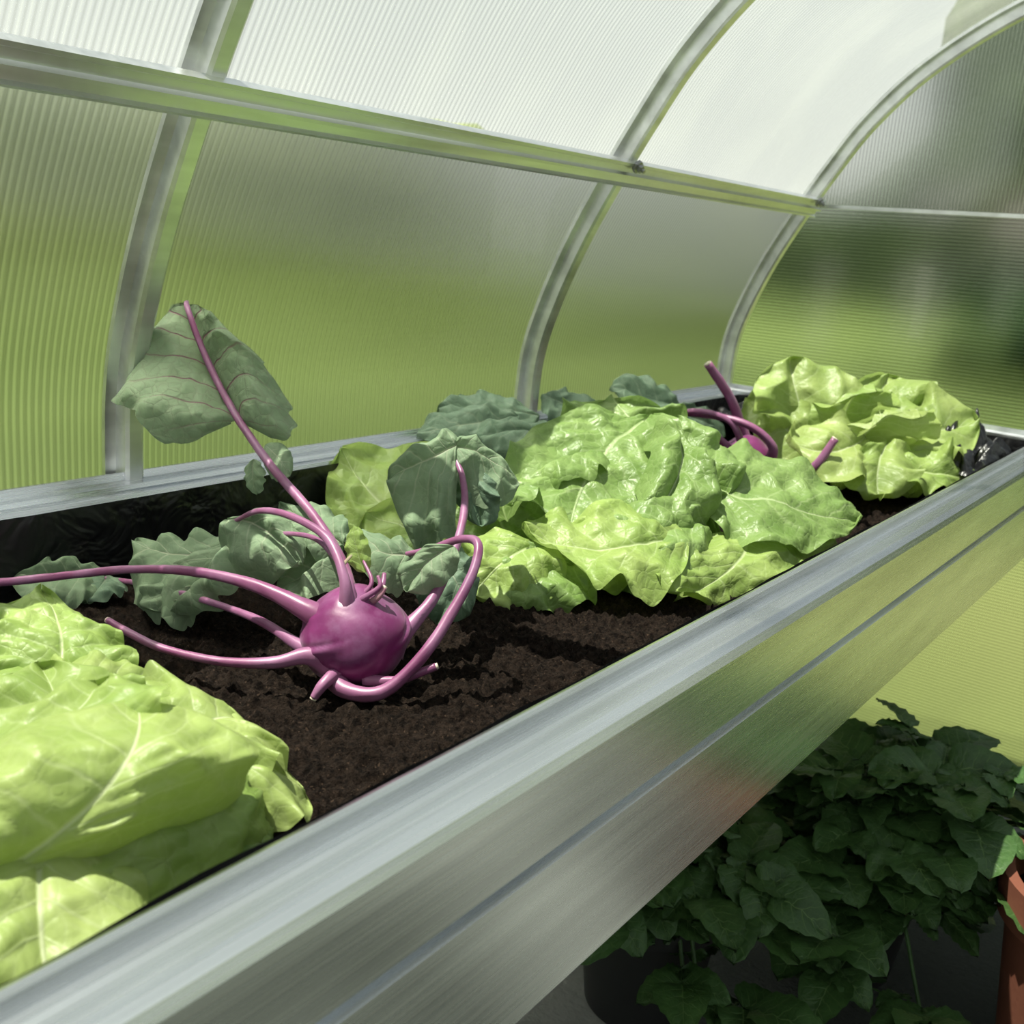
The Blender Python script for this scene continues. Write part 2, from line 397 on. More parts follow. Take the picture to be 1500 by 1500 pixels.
crumple(.765,1.72,-.030,.10,.20,.085,3.3)
crumple(.22,1.85,-.045,.14,.10,.08,8.1)

# soil
def soil_z(x,y):
    p=Vector((x,y,0))
    return -.120+.013*noise.noise(p*5)+.009*noise.noise(p*13)
vs=[];fs=[];nx=420;ny=1150
for j in range(ny+1):
    q=j/ny
    y=-.75+2.72*(q*.5+.5*q*q)
    for i in range(nx+1):
        x=.083+(.871-.083)*i/nx
        p=Vector((x,y,0))
        z=soil_z(x,y)
        c1=noise.noise(p*26);c2=noise.noise(p*60+Vector((3,1,0)));c3=noise.noise(p*115)
        z+=.010*max(0,c1)+.013*max(0,c2)**.7+.008*max(0,c3)**.7+.003*noise.noise(p*190)-.005
        vs.append((x,y,z))
for j in range(ny):
    for i in range(nx):
        a=j*(nx+1)+i; fs.append((a,a+1,a+nx+2,a+nx+1))
s=mesh_obj("potting_soil",vs,fs,SOIL)
top(s,"dark brown crumbly potting soil filling the trough","soil",kind="stuff")

# ---------------------------------------------------------------- leaves
CAMV=Vector((.55,-.55,.62)).normalized()
def leaf(q,mat,parent,ruf=.006,nruf=5,blis=.006,dome=.25,name="leaf",ns=66,nt=50,seed=None,sc=.001,nv=6,kk=2.0,jag=.035,ex=.48,fold=.008,fs_=9,crk=.0015,curl=.12,droop=0.0):
    b,m,t,l,r=[Vector(x)*sc for x in q]
    sd=random.random()*50 if seed is None else seed
    Vl=(l-m);Vr=(r-m)
    Nn=((t-b).cross(Vr-Vl)).normalized()
    if Nn.dot(CAMV)<0: Nn=-Nn
    sp=lambda s:b*(2*(s-.5)*(s-1))+m*(4*s*(1-s))+t*(2*s*(s-.5))
    vs=[];fs=[];uv=[]
    L=(t-b).length+1e-6; W=(Vr-Vl).length*.5; R_=max(W,L*.5)
    Wd=(Vr-Vl).normalized()
    for i in range(ns+1):
        s=i/ns
        pr=max(.0,math.sin(math.pi*min(1,s**.92)))**ex
        pr=max(pr,.10*(1-s)) if s<.5 else pr
        base=sp(s)
        for j in range(nt+1):
            tau=j/nt*2-1; a=abs(tau)
            Vx=Vr if tau>0 else Vl
            jg=1+jag*noise.noise(Vector((s*6+sd,(1 if tau>0 else -1)*3.1,sd)))*2.4+jag*.3*noise.noise(Vector((s*22+sd,tau,sd)))
            p=base+Vx*(a*pr*(1+(jg-1)*a**2))
            p+= (m-t).normalized()*(.10*L*a*a*max(0,s-.5)*0.6)
            h=dome*R_*pr*(a*(1-a))*1.6
            h-=curl*R_*(a**5)*pr+curl*R_*max(0,(s-.75)/.25)**3*.6
            wv=2*math.pi*(nruf*s+.6*noise.noise(Vector((s*3,sd,0))))+sd+ (2 if tau>0 else 0)
            h+=ruf*(a**2.0)*pr*math.sin(wv)*(1+.6*noise.noise(Vector((s*4,tau,sd))))
            tipr=max(0,s-.6)/.4
            h+=ruf*tipr**2*math.sin(2*math.pi*(tau*1.0)+sd)*.35
            ph=s*nv-a*kk
            h+=blis*.5*(abs(math.sin(math.pi*ph))-.5)*min(1,a*4)*(1-.3*a)
            f1=noise.noise(p*fs_+Vector((sd,sd*.3,0))); f2=noise.noise(p*fs_*2.1+Vector((0,sd,sd)))
            h+=fold*(1.3*f1+ .9*(.3-abs(f2))*1.4)*min(1,a*2.5+.25)
            h+=crk*2.2*(abs(noise.noise(p*26+Vector((sd,0,sd))))+.6*abs(noise.noise(p*52+Vector((sd,0,0)))))
            h+=blis*.8*noise.noise(p*19+Vector((0,sd,0)))
            h-=.2*blis*math.exp(-(a/.05)**2)*3*(1-s)
            lat=ruf*.2*a*a*math.cos(wv*1.3)
            v=p+Nn*h+Wd*lat*.6
            v.z-=droop*(a**2)*pr*(1+.5*noise.noise(Vector((s*5,sd,tau))))
            vs.append(v); uv.append((s,j/nt))
    for i in range(ns):
        for j in range(nt):
            a=i*(nt+1)+j; fs.append((a,a+1,a+nt+2,a+nt+1))
    return mesh_obj(name,vs,fs,mat,parent,uvs=uv)
def heart(c,rx,ry,rz,mat,parent,seed):
    vs=[];fs=[];uv=[];nu,nv_=72,44
    for i in range(nv_+1):
        th=math.pi*i/nv_
        for j in range(nu):
            ph=2*math.pi*j/nu
            d=Vector((math.sin(th)*math.cos(ph),math.sin(th)*math.sin(ph),math.cos(th)))
            k=1+.16*abs(noise.noise(d*2.2+Vector((seed,0,0))))+.07*noise.noise(d*6+Vector((0,seed,0)))+.03*noise.noise(d*14)
            vs.append(Vector(c)+Vector((d.x*rx,d.y*ry,d.z*rz))*k); uv.append((i/nv_,j/nu))
    for i in range(nv_):
        for j in range(nu): fs.append((i*nu+j,(i+1)*nu+j,(i+1)*nu+(j+1)%nu,i*nu+(j+1)%nu))
    o=mesh_obj("heart",vs,fs,mat,parent,uvs=uv); return o
def radial(c,R,n,mat,parent,h=.05,droop=-.05,a0=0,a1=360,blis=.005,ruf=.008,fold=.008):
    c=Vector(c)
    for i in range(n):
        a=math.radians(a0+(a1-a0)*(i+.3*random.random())/n)
        d=Vector((math.cos(a),math.sin(a),0)); sdv=Vector((-d.y,d.x,0)); r=R*random.uniform(.85,1.1)
        b=c+d*R*.15; m=c+d*r*.62+Vector((0,0,h)); t=c+d*r+Vector((0,0,droop))
        w=r*.55
        leaf((b,m,t,m+sdv*w+Vector((0,0,-.02)),m-sdv*w+Vector((0,0,-.02))),mat,parent,ruf,4,blis,.25,sc=1,ns=36,nt=28,fold=fold)

def lettuce(label):
    e=empty("lettuce_head"); top(e,label,"lettuce",group="green lettuces in the trough"); return e
N_=lettuce("large smooth pale green butterhead lettuce beside the front rail")
heart((.715,-.47,-.075),.085,.12,.055,LETT,N_,1.0)
leaf([(700,-600,-70),(773,-513,18),(700,-442,37),(667,-590,0),(788,-405,-14)],LETF,N_,.010,2.4,.007,.36,seed=3.1,fold=.020,fs_=9,crk=.0015,nv=7)
leaf([(640,-560,-60),(680,-500,20),(640,-430,20),(600,-560,-10),(735,-440,30)],LETG,N_,.012,2.2,.006,.3,fold=.018,fs_=9,crk=.001,curl=-.1)
leaf([(666,-420,-79),(696,-362,-46),(740,-306,-88),(604,-344,-21),(757,-361,-95)],LETF,N_,.014,2.4,.005,.3,fold=.016,curl=-.05)
leaf([(715,-477,-93),(750,-422,-72),(765,-360,-80),(691,-392,-49),(816,-451,-94)],LETM,N_,.008,2.5,.004,.35,crk=.001)
leaf([(619,-452,-72),(584,-436,-23),(507,-411,-13),(536,-497,-25),(626,-376,-16)],LETG,N_,.014,2.4,.005,.35,fold=.016,crk=.001,curl=-.08)
leaf([(728,-532,-13),(796,-571,-48),(836,-583,-93),(755,-626,-44),(827,-505,-70)],LETF,N_,.010,3,.005,.35,fold=.012)
leaf([(693,-449,-72),(677,-368,-20),(690,-318,-40),(578,-361,-14),(735,-335,-62)],LETF,N_,.015,2.4,.005,.35,fold=.016,crk=.001,curl=-.08)
radial((.72,-.48,-.10),.15,7,LETT,N_,.02,-.005,-150,60)
O_=lettuce("pale green crinkled lettuce resting against the larger smooth lettuce")
heart((.46,-.39,-.085),.07,.08,.05,LETT,O_,2.0)
leaf([(471,-380,-70),(444,-356,-14),(347,-323,-12),(387,-427,-26),(492,-306,-46)],LETT,O_,.014,3,.007,.3,fold=.016,crk=.003,curl=-.05)
leaf([(499,-409,-64),(515,-363,-36),(527,-305,-60),(458,-350,-26),(555,-368,-62)],LETF,O_,.012,3,.005,.3,crk=.002,fold=.013)
radial((.45,-.39,-.10),.13,9,LETT,O_,.03,-.01)
C_=lettuce("frilly yellow-green lettuce lying against the black liner")
heart((.30,.39,-.105),.06,.06,.035,LETM,C_,3.0)
leaf([(280,391,-113),(180,361,-59),(66,373,3),(147,300,-119),(190,500,-10)],LETT,C_,.022,2.6,.005,.15,fold=.020,curl=-.15,crk=.002)
leaf([(386,337,-120),(302,315,-70),(210,292,-64),(284,245,-120),(314,434,-30)],LETT,C_,.022,2.6,.005,.15,fold=.020,curl=-.15,crk=.002)
leaf([(449,392,-93),(363,424,-31),(268,483,0),(334,333,-60),(420,516,-25)],LETM,C_,.018,2.6,.006,.2,fold=.02,crk=.003,curl=-.12)
leaf([(499,390,-58),(493,305,-62),(471,247,-117),(428,294,-35),(566,304,-112)],LETT,C_,.016,2.4,.005,.25,fold=.022,curl=.05,crk=.002)
leaf([(544,402,-82),(517,316,-80),(508,259,-120),(440,296,-54),(606,333,-112)],LETM,C_,.016,2.4,.005,.25,fold=.018,crk=.002)
leaf([(400,430,-60),(420,380,-15),(470,340,-5),(370,350,-25),(470,410,5)],LETM,C_,.016,2.2,.005,.5,fold=.018,curl=-.2)
radial((.34,.38,-.10),.13,6,LETM,C_,.03,-.015,ruf=.014,fold=.014)
M_=lettuce("large crinkled green lettuce with drooping outer leaves")
heart((.50,.68,-.08),.08,.09,.05,LETM,M_,4.0)
leaf([(438,771,98),(452,580,30),(505,443,-55),(330,500,44),(575,610,-12)],LETM,M_,.016,2.6,.009,.05,seed=5.0,fold=.024,fs_=7,crk=.0022,curl=-.06,nv=8)
leaf([(512,789,-5),(399,795,75),(326,820,109),(300,700,63),(489,838,80)],LETM,M_,.022,2.2,.006,.2,fold=.024,crk=.0018,curl=-.15)
leaf([(505,720,92),(575,650,45),(585,515,-50),(525,640,78),(648,660,-5)],LETM,M_,.020,2.2,.005,.35,fold=.022,crk=.002,curl=.2)
leaf([(622,735,-10),(560,734,40),(488,756,108),(532,660,20),(595,800,72)],LETM,M_,.020,2.2,.005,.4,fold=.020,crk=.0018,curl=.25)
leaf([(642,554,-33),(586,427,-50),(470,360,-38),(663,380,-100),(520,490,-15)],LETT,M_,.022,2.4,.006,.2,fold=.024,fs_=7,crk=.002,curl=-.08)
leaf([(600,560,-30),(545,450,-45),(500,400,-90),(480,430,-35),(640,430,-85)],LETT,M_,.018,2.2,.005,.3,fold=.022,crk=.002,curl=.15)
leaf([(640,640,-40),(620,520,-35),(600,430,-95),(540,520,0),(690,500,-80)],LETM,M_,.020,2.2,.005,.35,fold=.024,crk=.002,curl=.2)
leaf([(430,640,40),(400,560,30),(370,480,-30),(330,570,20),(470,530,20)],LETM,M_,.020,2.2,.005,.3,fold=.022,crk=.002,curl=.2)
radial((.5,.65,-.09),.15,7,LETM,M_,.05,-.01,ruf=.016,fold=.018)
R_l=lettuce("broad veined green lettuce spread towards the front rail")
heart((.67,.70,-.10),.07,.10,.035,LETM,R_l,5.0)
leaf([(545,745,0),(688,751,-2),(790,933,-58),(605,930,34),(724,655,-74)],LETM,R_l,.014,2.6,.009,.15,seed=9.0,nv=8,fold=.020,fs_=7,crk=.002,curl=-.05)
leaf([(690,683,-50),(718,593,-75),(689,446,-115),(790,708,-105),(630,500,-55)],LETT,R_l,.016,2.4,.005,.2,fold=.020,curl=-.05,crk=.002)
leaf([(663,715,-58),(749,719,-79),(800,850,-89),(765,660,-110),(728,789,-56)],LETT,R_l,.012,2.6,.005,.2,fold=.015)
radial((.68,.70,-.10),.13,6,LETT,R_l,.015,-.01,-120,60)
F_=lettuce("pale yellow-green lettuce with ruffled open leaves near the trough end")
heart((.60,1.54,-.07),.08,.08,.05,LETF,F_,6.0)
for q,mt in (([(489,1529,-47),(436,1489,63),(374,1547,155),(345,1410,47),(545,1620,78)],LETG),
 ([(580,1521,-78),(587,1563,43),(563,1699,130),(500,1490,45),(690,1665,55)],LETT),
 ([(621,1491,-66),(707,1568,18),(790,1700,52),(640,1650,92),(780,1530,-39)],LETG),
 ([(613,1473,15),(577,1332,-12),(490,1310,7),(630,1285,-95),(515,1380,38)],LETF),
 ([(659,1479,7),(672,1395,-35),(703,1345,-98),(613,1320,-58),(745,1442,-50)],LETG),
 ([(659,1461,-46),(760,1472,-40),(830,1560,-49),(765,1404,-80),(745,1540,-10)],LETT),
 ([(500,1470,-49),(402,1451,16),(310,1460,46),(400,1365,-45),(395,1510,72)],LETG),
 ([(540,1500,0),(560,1470,90),(600,1480,140),(480,1430,60),(640,1540,85)],LETT),
 ([(590,1490,-20),(640,1450,50),(700,1500,95),(560,1400,20),(720,1560,50)],LETF)):
    leaf(q,mt,F_,.028,1.8,.003,.4,fold=.024,fs_=6.5,curl=-.18,crk=.001,jag=.02)
radial((.60,1.54,-.08),.16,8,LETT,F_,.05,-.01,ruf=.016,blis=.005,fold=.018)

# ---------------------------------------------------------------- kohlrabi
def bulb(c,r,parent,seed=0):
    vs=[];fs=[];nu,nv_=120,80
    for i in range(nv_+1):
        th=math.pi*i/nv_
        for j in range(nu):
            ph=2*math.pi*j/nu
            d=Vector((math.sin(th)*math.cos(ph),math.sin(th)*math.sin(ph),math.cos(th)))
            k=1+.06*noise.noise(d*1.4+Vector((seed,0,0)))
            if d.z>.78: k+=.35*(d.z-.78)**1.2
            if d.z<-.8: k+=.3*(-d.z-.8)
            w_=((ph+seed)/(2*math.pi))%1.0
            for w0,z0 in ((.25,.30),(.45,-.2),(.60,.10),(.78,.4),(.90,.0)):
                dw=(w_-w0+.5)%1-.5
                dz=d.z-(z0+dw*2.6)
                e_=math.exp(-(dw/.075)**2)
                k+=e_*(.042*math.exp(-((dz+.07)/.10)**2)-.036*math.exp(-((dz-.05)/.04)**2))
            vs.append(Vector(c)+Vector((d.x,d.y,d.z*.91))*r*k)
    for i in range(nv_):
        for j in range(nu): fs.append((i*nu+j,(i+1)*nu+j,(i+1)*nu+(j+1)%nu,i*nu+(j+1)%nu))
    return mesh_obj("bulb",vs,fs,BULB,parent)
def stem(pts,r0,r1,parent,mid=None,mat=None,cut=False,sh=(0,0,0),q=.80):
    P=[V(p)+Vector(sh) for p in pts]
    o=tube("stem",P,r0*q,r1*q,mat or STEM,parent,mid=mid*q if mid else None,bump=.10)
    if cut:
        d=(P[-1]-P[-2]).normalized()
        c=tube("cut_end",[P[-1]-d*.0005,P[-1]+d*.001,P[-1]+d*.002],r1*q*.93,r1*q*.85,CUT,o,n=2)
        c["label"]="pale cut end"
    return o
k1=empty("kohlrabi"); top(k1,"round purple kohlrabi with long arching stems and grey-green leaves","kohlrabi",group="purple kohlrabi")
bulb((.557,-.069,-.060),.0615,k1,1.0)
sA=stem([(548,-63,-21),(492,-31,7),(407,-4,42),(300,20,79),(188,46,132),(108,60,196),(57,68,256),(26,90,262)],.0095,.0034,k1,mid=.0072)
stem([(563,-85,-50),(566,-92,-16),(558,-90,16),(516,-76,47),(450,-70,57),(379,-61,47),(316,-53,16)],.024,.003,k1,mid=.0062)
stem([(575,-85,-30),(562,-84,8),(541,-78,22),(475,-59,35),(376,-37,12),(294,-30,-18)],.009,.0025,k1,mid=.0042)
stem([(560,-112,-85),(595,-118,-98),(634,-100,-93),(655,-61,-55),(657,-21,-17),(654,17,22),(640,41,49),(611,45,47),(573,35,27),(536,29,12)],.017,.004,k1,mid=.0074)
stem([(590,-45,-70),(598,-28,-52),(601,14,-21),(578,74,16),(547,127,52),(505,171,81),(467,191,109)],.026,.0035,k1,mid=.0070)
stem([(548,-90,-48),(523,-110,-29),(460,-127,-14),(377,-149,-13),(279,-175,-30),(187,-211,-55),(119,-254,-72),(46,-270,-89)],.028,.0058,k1,mid=.0068)
stem([(555,-95,-74),(531,-118,-70),(446,-115,-62),(335,-109,-70),(219,-108,-82),(115,-113,-100)],.024,.004,k1,mid=.0056)
stem([(570,-105,-82),(550,-133,-68),(527,-162,-75),(472,-192,-82),(405,-215,-82),(354,-225,-76),(314,-227,-72)],.028,.005,k1,mid=.0062,cut=True)
stem([(575,-110,-85),(580,-126,-86),(581,-140,-92),(578,-148,-104)],.011,.0055,k1,cut=True)
stem([(600,-95,-92),(632,-80,-87),(651,-68,-77),(668,-53,-66)],.008,.005,k1,cut=True)
stem([(560,-65,-12),(569,-69,-6),(572,-60,8),(548,-50,24)],.005,.002,k1)
stem([(566,-75,-14),(578,-78,-6),(590,-66,8),(583,-62,18)],.006,.0025,k1)
stem([(553,-78,-12),(550,-84,2),(545,-80,22),(538,-60,30)],.005,.002,k1,mat=STEMG)
stem([(575,-70,-16),(590,-68,-4),(592,-60,6)],.006,.004,k1,mat=STEMG,cut=True)
stem([(570,-60,-14),(578,-50,0),(570,-38,12)],.006,.003,k1)
kw=dict(nv=5,kk=1.6,jag=.09,crk=.002)
leaf([(200,48,118),(84,82,190),(14,94,264),(50,-40,165),(250,82,185)],KVIOL,k1,.014,2.2,.006,.45,fold=.016,fs_=10,curl=.15,droop=.024,nv=5,kk=1.8,jag=.08,crk=.003,ex=.34)
leaf([(274,15,82),(277,10,62),(287,9,36),(266,4,58),(299,12,62)],KLEAF,k1,.003,4,.001,.2,ns=20,nt=14,fold=.002,nv=5,kk=1.6,crk=0)
leaf([(274,33,99),(300,35,85),(324,34,66),(302,18,66),(299,52,97)],KLEAF,k1,.003,4,.001,.2,ns=20,nt=14,fold=.002,nv=5,kk=1.6,crk=0)
leaf([(301,-36,-13),(241,-76,-41),(168,-102,-33),(270,-127,-100),(204,-44,-18)],KLEAF,k1,.013,2.2,.004,.35,fold=.017,fs_=10,droop=.018,**kw)
leaf([(310,-43,-14),(305,-86,-57),(276,-120,-104),(215,-105,-75),(361,-82,-40)],KLEAF,k1,.013,2.0,.004,.5,fold=.017,fs_=10,droop=.022,**kw)
leaf([(312,-56,19),(364,-44,17),(437,-40,-14),(350,-68,-30),(374,-3,39)],KLEAF,k1,.012,2.0,.004,.4,fold=.016,fs_=10,droop=.018,**kw)
leaf([(438,32,7),(428,-9,-19),(400,-43,-58),(469,-40,-49),(374,9,0)],KLEAF,k1,.012,2.0,.004,.4,fold=.015,fs_=10,**kw)
leaf([(541,47,16),(532,2,17),(476,-11,25),(559,-16,-19),(480,31,26)],KLEAF,k1,.010,2.2,.004,.4,fold=.012,**kw)
leaf([(607,38,39),(586,16,17),(575,-4,-18),(559,10,20),(615,20,3)],KLEAF,k1,.010,2.2,.004,.4,fold=.012,**kw)
leaf([(472,195,118),(455,160,98),(412,125,66),(512,115,-8),(425,200,122)],KLEAF,k1,.012,2.0,.005,.3,fold=.016,fs_=10,**kw)
leaf([(467,191,112),(495,222,104),(535,264,70),(468,250,128),(522,200,62)],KLEAF,k1,.010,2.0,.004,.3,fold=.013,fs_=10,droop=.012,**kw)
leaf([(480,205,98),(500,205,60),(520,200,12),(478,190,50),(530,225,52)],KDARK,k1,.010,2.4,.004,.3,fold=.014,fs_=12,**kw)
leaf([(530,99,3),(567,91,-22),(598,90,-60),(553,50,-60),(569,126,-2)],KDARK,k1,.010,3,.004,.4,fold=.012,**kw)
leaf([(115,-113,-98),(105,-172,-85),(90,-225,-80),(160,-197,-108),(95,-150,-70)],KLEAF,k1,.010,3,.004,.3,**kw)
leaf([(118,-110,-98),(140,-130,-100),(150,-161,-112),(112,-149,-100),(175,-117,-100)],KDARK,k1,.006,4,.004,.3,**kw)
leaf([(551,-50,11),(538,-52,35),(529,-50,62),(527,-60,29),(549,-44,40)],LETT,k1,.003,4,.002,.3,ns=20,nt=14,fold=.003,crk=0)
leaf([(464,1,10),(418,-2,25),(352,-5,37),(424,-24,-3),(413,29,42)],KLEAF,k1,.012,2.4,.004,.3,fold=.014,**kw)

k2=empty("kohlrabi"); top(k2,"purple kohlrabi with cut upright stem between two lettuces","kohlrabi",group="purple kohlrabi")
S2=(.075,-.165,.022)
bulb((.412,1.285,-.056),.060,k2,4.0)
stem([(345,1470,-60),(330,1462,-35),(314,1454,-3),(292,1421,62),(251,1376,133)],.014,.010,k2,mid=.0115,cut=True,sh=S2,q=.95)
stem([(365,1450,-75),(396,1442,-84),(452,1438,-100),(501,1441,-57),(528,1460,6)],.014,.009,k2,mid=.0105,cut=True,sh=S2,q=.95)
stem([(395,1435,-75),(408,1420,-30),(365,1400,8),(290,1390,20),(190,1390,12),(79,1400,-10)],.016,.006,k2,mid=.0085,sh=S2,q=.95)
stem([(330,1420,-70),(280,1385,-20),(222,1350,-12),(160,1330,-35)],.014,.006,k2,mid=.0080,sh=S2,q=.95)
stem([(350,1415,-60),(320,1390,10),(250,1370,28),(170,1360,5)],.012,.005,k2,mid=.0068,sh=S2,q=.95)
stem([(370,1280,-45),(250,1250,-10),(110,1200,-8),(130,1085,-11),(150,900,5)],.009,.005,k2,mid=.0065)
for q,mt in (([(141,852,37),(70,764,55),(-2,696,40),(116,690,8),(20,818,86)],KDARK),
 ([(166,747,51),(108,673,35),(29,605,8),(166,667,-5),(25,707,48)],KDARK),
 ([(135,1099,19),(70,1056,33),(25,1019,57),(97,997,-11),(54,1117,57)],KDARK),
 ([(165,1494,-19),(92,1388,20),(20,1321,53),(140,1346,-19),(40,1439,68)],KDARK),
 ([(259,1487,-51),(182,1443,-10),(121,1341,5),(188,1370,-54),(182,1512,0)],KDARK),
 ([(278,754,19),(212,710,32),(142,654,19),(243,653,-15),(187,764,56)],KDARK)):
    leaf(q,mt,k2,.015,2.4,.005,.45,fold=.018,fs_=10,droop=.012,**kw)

# ---------------------------------------------------------------- floor / outside
f=mesh_obj("floor",[(-.01,-2,-1.05),(2.6,-2,-1.05),(2.6,2.04,-1.05),(-.01,2.04,-1.05)],[(0,1,2,3)],FLOORM,smooth=False)
struct(f,"bare trodden earth floor of the greenhouse","floor")
vs=[];fs=[];n=60
for i in range(n+1):
    for j in range(n+1):
        vs.append((-60+120*i/n,-45+120*j/n,-1.062))
for i in range(n):
    for j in range(n): a=i*(n+1)+j; fs.append((a,a+n+1,a+n+2,a+1))
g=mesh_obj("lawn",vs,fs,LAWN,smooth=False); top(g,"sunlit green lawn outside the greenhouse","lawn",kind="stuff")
def blob(name,c,r,mat,parent=None,seed=0,res=28,amp=.35,fr=1.6):
    vs=[];fs=[]
    for i in range(res+1):
        th=math.pi*i/res
        for j in range(res*2):
            ph=math.pi*j/res
            d=Vector((math.sin(th)*math.cos(ph),math.sin(th)*math.sin(ph),math.cos(th)))
            k=1+amp*noise.noise(d*fr+Vector((seed,seed,0)))+amp*.5*noise.noise(d*fr*3+Vector((seed,0,0)))
            vs.append((c[0]+d.x*r[0]*k,c[1]+d.y*r[1]*k,max(-1.06,c[2]+d.z*r[2]*k)))
    w=res*2
    for i in range(res):
        for j in range(w): fs.append((i*w+j,(i+1)*w+j,(i+1)*w+(j+1)%w,i*w+(j+1)%w))
    return mesh_obj(name,vs,fs,mat,parent)
def tree(x,y,h,r,mat):
    e=empty("tree"); top(e,"leafy dark green garden tree beyond the lawn","tree",group="garden trees beyond the lawn")
    tube("trunk",[(x,y,-1.1),(x+.1,y,h*.25-1),(x,y,h*.5-1)],r*.10,r*.06,BARK,e,n=4)
    blob("crown",(x,y,h*.52-1),(r,r,h*.5),mat,e,seed=x*1.3+y,amp=.2)
for i,(x,y,h,r) in enumerate([(-7.5,40,13,3.5),(0,40,14,3.6),(7.5,40,13,3.5),(15,40,12,3.4)]):
    tree(x,y,h,r,TREE)
def hedge(path,w,h,mat,seed,lab,var=.14,hf=None):
    vs=[];fs=[];k=14
    for i,(x,y) in enumerate(path):
        a=path[max(i-1,0)];b=path[min(i+1,len(path)-1)]
        d=Vector((b[0]-a[0],b[1]-a[1],0)).normalized();s_=Vector((-d.y,d.x,0))
        H=hf(x,y) if hf else h
        for j in range(k):
            th=math.pi*j/(k-1)
            p=Vector((x,y,0))
            hh=(H+1.06)*(1+var*noise.noise(Vector((x*.16,y*.16,seed)))+.03*noise.noise(Vector((x*.8,y*.8,seed))))
            q=p+s_*(math.cos(th)*w*(1+.15*noise.noise(Vector((x,y,th*2)))))
            vs.append((q.x,q.y,-1.06+hh*max(0.0,math.sin(th))**.5))
    for i in range(len(path)-1):
        for j in range(k-1): fs.append((i*k+j,i*k+j+1,(i+1)*k+j+1,(i+1)*k+j))
    return top(mesh_obj("hedge",vs,fs,mat),lab,"hedge")
hedge([(-24,-16+i*.7) for i in range(66)],1.3,3.0,TREE2,3,"overgrown olive green hedge along the garden edge",.05,
      hf=lambda x,y: 2.25+.042*(y+16))
hedge([(-22+i*.6,33) for i in range(68)],1.3,3.0,TREE,9,"tall dark green hedge below the trees",.06,
      hf=lambda x,y: 2.4+ (3.6 if x>-7 else 3.6*max(0,1-(-7-x)/4)))
b1=blob("shrub",(-1.35,13.5,-.6),(1.0,.8,.85),BUSH,seed=5); top(b1,"rounded dark green shrub on the lawn","shrub")
hs=empty("garden_house"); top(hs,"small white rendered garden house with tiled roof","house")
box("house_wall",(-4.5,25,-1.05),(-2.6,27,1.15),WHITE,hs,0)
mesh_obj("house_roof",[(-4.7,24.7,1.15),(-2.4,24.7,1.15),(-2.4,27.3,1.15),(-4.7,27.3,1.15),(-4.7,26,2.0),(-2.4,26,2.0)],[(0,1,5,4),(2,3,4,5),(0,4,3),(1,2,5),(3,2,1,0)],ROOF,hs,smooth=False)
for x in (-4.2,-3.3): box("house_window",(x,24.95,-.4),(x+.5,25.02,.7),GLASS,hs,0)
p=box("garden_post",(-5.0,21,-1.05),(-4.75,21.25,.40),WHITE,None,.01); top(p,"white garden post standing on the lawn","post")

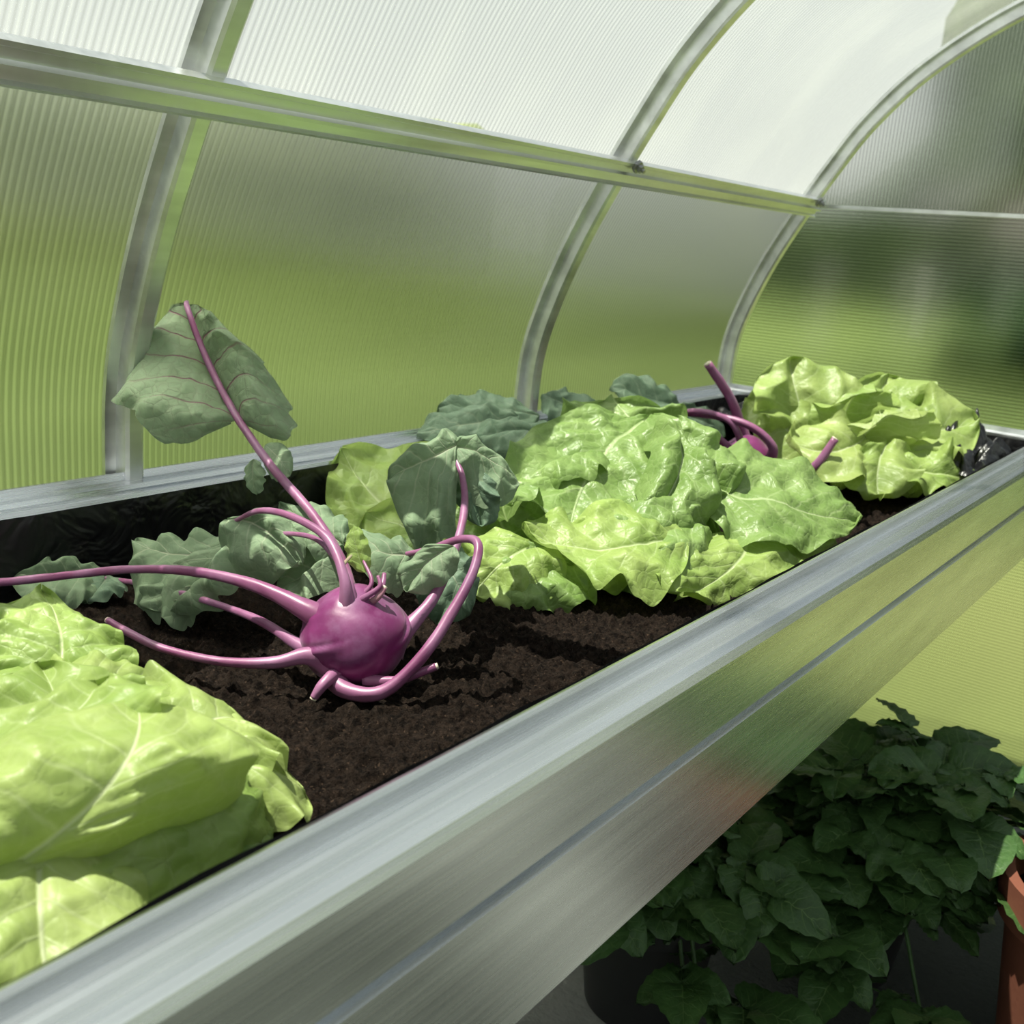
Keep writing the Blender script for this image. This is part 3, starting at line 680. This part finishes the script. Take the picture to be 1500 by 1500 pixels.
# ---------------------------------------------------------------- potato plants in pots
def lathe(name,c,prof,mat,parent,seg=64):
    vs=[];fs=[];k=len(prof)
    for r,z in prof:
        for j in range(seg):
            a=2*math.pi*j/seg; vs.append((c[0]+r*math.cos(a),c[1]+r*math.sin(a),c[2]+z))
    for i in range(k-1):
        for j in range(seg): fs.append((i*seg+j,i*seg+(j+1)%seg,(i+1)*seg+(j+1)%seg,(i+1)*seg+j))
    o=mesh_obj(name,vs,fs,mat,parent); 
    m=o.modifiers.new("e",'EDGE_SPLIT'); m.split_angle=math.radians(40); return o
def potted(c,R,H,label,hs_,spread,nst,toward=(0,0),pm=None,low=0.0,S0=.075,S1=.12):
    e=empty("potted_potato_plant"); top(e,label,"potted plant",group="potted potato plants")
    lathe("pot",c,[(0.0,0),(R*.72,0),(R*.93,H*.8),(R*1.03,H*.8),(R*1.05,H),(R*.93,H),(R*.88,H*.85),(R*.86,H*.82)],pm or TERRA,e)
    lathe("pot_soil",(c[0],c[1],c[2]+H*.86),[(R*.9,0),(R*.5,.012),(0.001,.015)],SOIL,e,40)
    vs=[];fs=[];uv=[];sv=[];sf=[]
    def leaflet(b,d,up,L,W):
        side=d.cross(up).normalized(); up=side.cross(d).normalized()
        n0=len(vs);a_,b_=10,8
        for i in range(a_+1):
            s=i/a_; pr=(max(0.0,math.sin(math.pi*s**.72))**.55)*(1-.2*s)
            for j in range(b_+1):
                t=j/b_*2-1
                p=b+d*(L*s)+side*(t*W*pr)+up*(abs(t)*W*.2*pr-.3*L*s*s+.006*noise.noise(Vector((s*3,t*1.5,n0)))+.005*abs(math.sin(math.pi*(s*5-abs(t)*1.5))))
                vs.append(p);uv.append((s,j/b_))
        for i in range(a_):
            for j in range(b_):
                q=n0+i*(b_+1)+j; fs.append((q,q+1,q+b_+2,q+b_+1))
    def twig(p0,p1,r):
        n0=len(sv);d=(p1-p0).normalized();a=d.orthogonal().normalized();b=d.cross(a)
        for p in (p0,p1):
            for k in range(6): sv.append(p+(a*math.cos(k*1.047)+b*math.sin(k*1.047))*r)
        for k in range(6): sf.append((n0+k,n0+(k+1)%6,n0+6+(k+1)%6,n0+6+k))
    base=Vector((c[0],c[1],c[2]+H*.86))
    for s in range(nst):
        a=random.random()*6.28; rr=random.random()**.5*spread
        tip=base+Vector((math.cos(a)*rr+toward[0],math.sin(a)*rr+toward[1],hs_*random.uniform(.4,1.0)*(1-.4*(rr/spread)**2)-low*(rr/spread)**2))
        p0=base+Vector((math.cos(a),math.sin(a),0))*R*.4*random.random()
        pts=catmull([p0,(p0*.55+tip*.45)+Vector((0,0,hs_*.12+low*.3)),tip],5)
        for i in range(len(pts)-1): twig(pts[i],pts[i+1],.004)
        for i in range(4,len(pts),3):
            for rep in range(2):
                az=random.random()*6.28
                d=Vector((math.cos(az),math.sin(az),random.uniform(-.2,.5))).normalized()
                Lr=random.uniform(.07,.13); q0=pts[i]; q1=q0+d*Lr; twig(q0,q1,.002)
                up=Vector((random.uniform(-.3,.3),random.uniform(-.3,.3),1)).normalized(); sd=d.cross(up).normalized()
                S=random.uniform(S0,S1)
                leaflet(q1,d,up,S*1.2,S*.56)
                for f_ in (.30,.85):
                    for sg in (-1,1):
                        leaflet(q0+d*Lr*f_,(d*.5+sd*sg).normalized(),up,S*(.5 if f_<.5 else .9),S*(.24 if f_<.5 else .44))
    mesh_obj("foliage",vs,fs,POTL,e,uvs=uv)
    mesh_obj("stalk",sv,sf,POTL,e)
potted((1.30,1.10,-1.05),.18,.41,"terracotta pot with dark green potato foliage beside the trough",.12,.08,4,(.08,.12))
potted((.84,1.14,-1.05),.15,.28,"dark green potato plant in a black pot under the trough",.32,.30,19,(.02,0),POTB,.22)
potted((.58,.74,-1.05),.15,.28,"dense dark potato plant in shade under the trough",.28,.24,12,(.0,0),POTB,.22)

# ---------------------------------------------------------------- light
sd=Vector((-.26,-.20,.93)).normalized()
sl=bpy.data.lights.new("sun",'SUN'); sl.energy=15.0; sl.angle=.008; sl.color=(1,.955,.88)
so=bpy.data.objects.new("sun",sl); COL.objects.link(so); so.rotation_euler=sd.to_track_quat('Z','Y').to_euler()
w=bpy.data.worlds.new("sky"); w.use_nodes=True; scene.world=w
t=w.node_tree; bg=t.nodes["Background"]
tc=t.nodes.new("ShaderNodeTexCoord");sp=t.nodes.new("ShaderNodeSeparateXYZ");t.links.new(tc.outputs["Generated"],sp.inputs[0])
rp=t.nodes.new("ShaderNodeValToRGB"); t.links.new(sp.outputs[2],rp.inputs[0])
rp.color_ramp.elements[0].position=.02; rp.color_ramp.elements[0].color=(1,1,1,1)
rp.color_ramp.elements[1].position=.5; rp.color_ramp.elements[1].color=(.48,.55,.66,1)
t.links.new(rp.outputs[0],bg.inputs[0]); bg.inputs[1].default_value=.92

# ---------------------------------------------------------------- camera
cam=bpy.data.cameras.new("camera"); cam.sensor_width=36; cam.lens=36; cam.clip_start=.02; cam.clip_end=300
co=bpy.data.objects.new("camera",cam); COL.objects.link(co)
Rv=Vector((.7919,.6058,.0766)).normalized();Fv=Vector((-.5703,.7786,-.2617)).normalized()
Uv=Rv.cross(Fv).normalized();Rv=Fv.cross(Uv).normalized()
M=Matrix((Rv,Uv,-Fv)).transposed().to_4x4(); M.translation=Vector((1.3363,-.8481,.3964)); co.matrix_world=M
cam.dof.use_dof=True; cam.dof.focus_distance=1.25; cam.dof.aperture_fstop=8
scene.camera=co
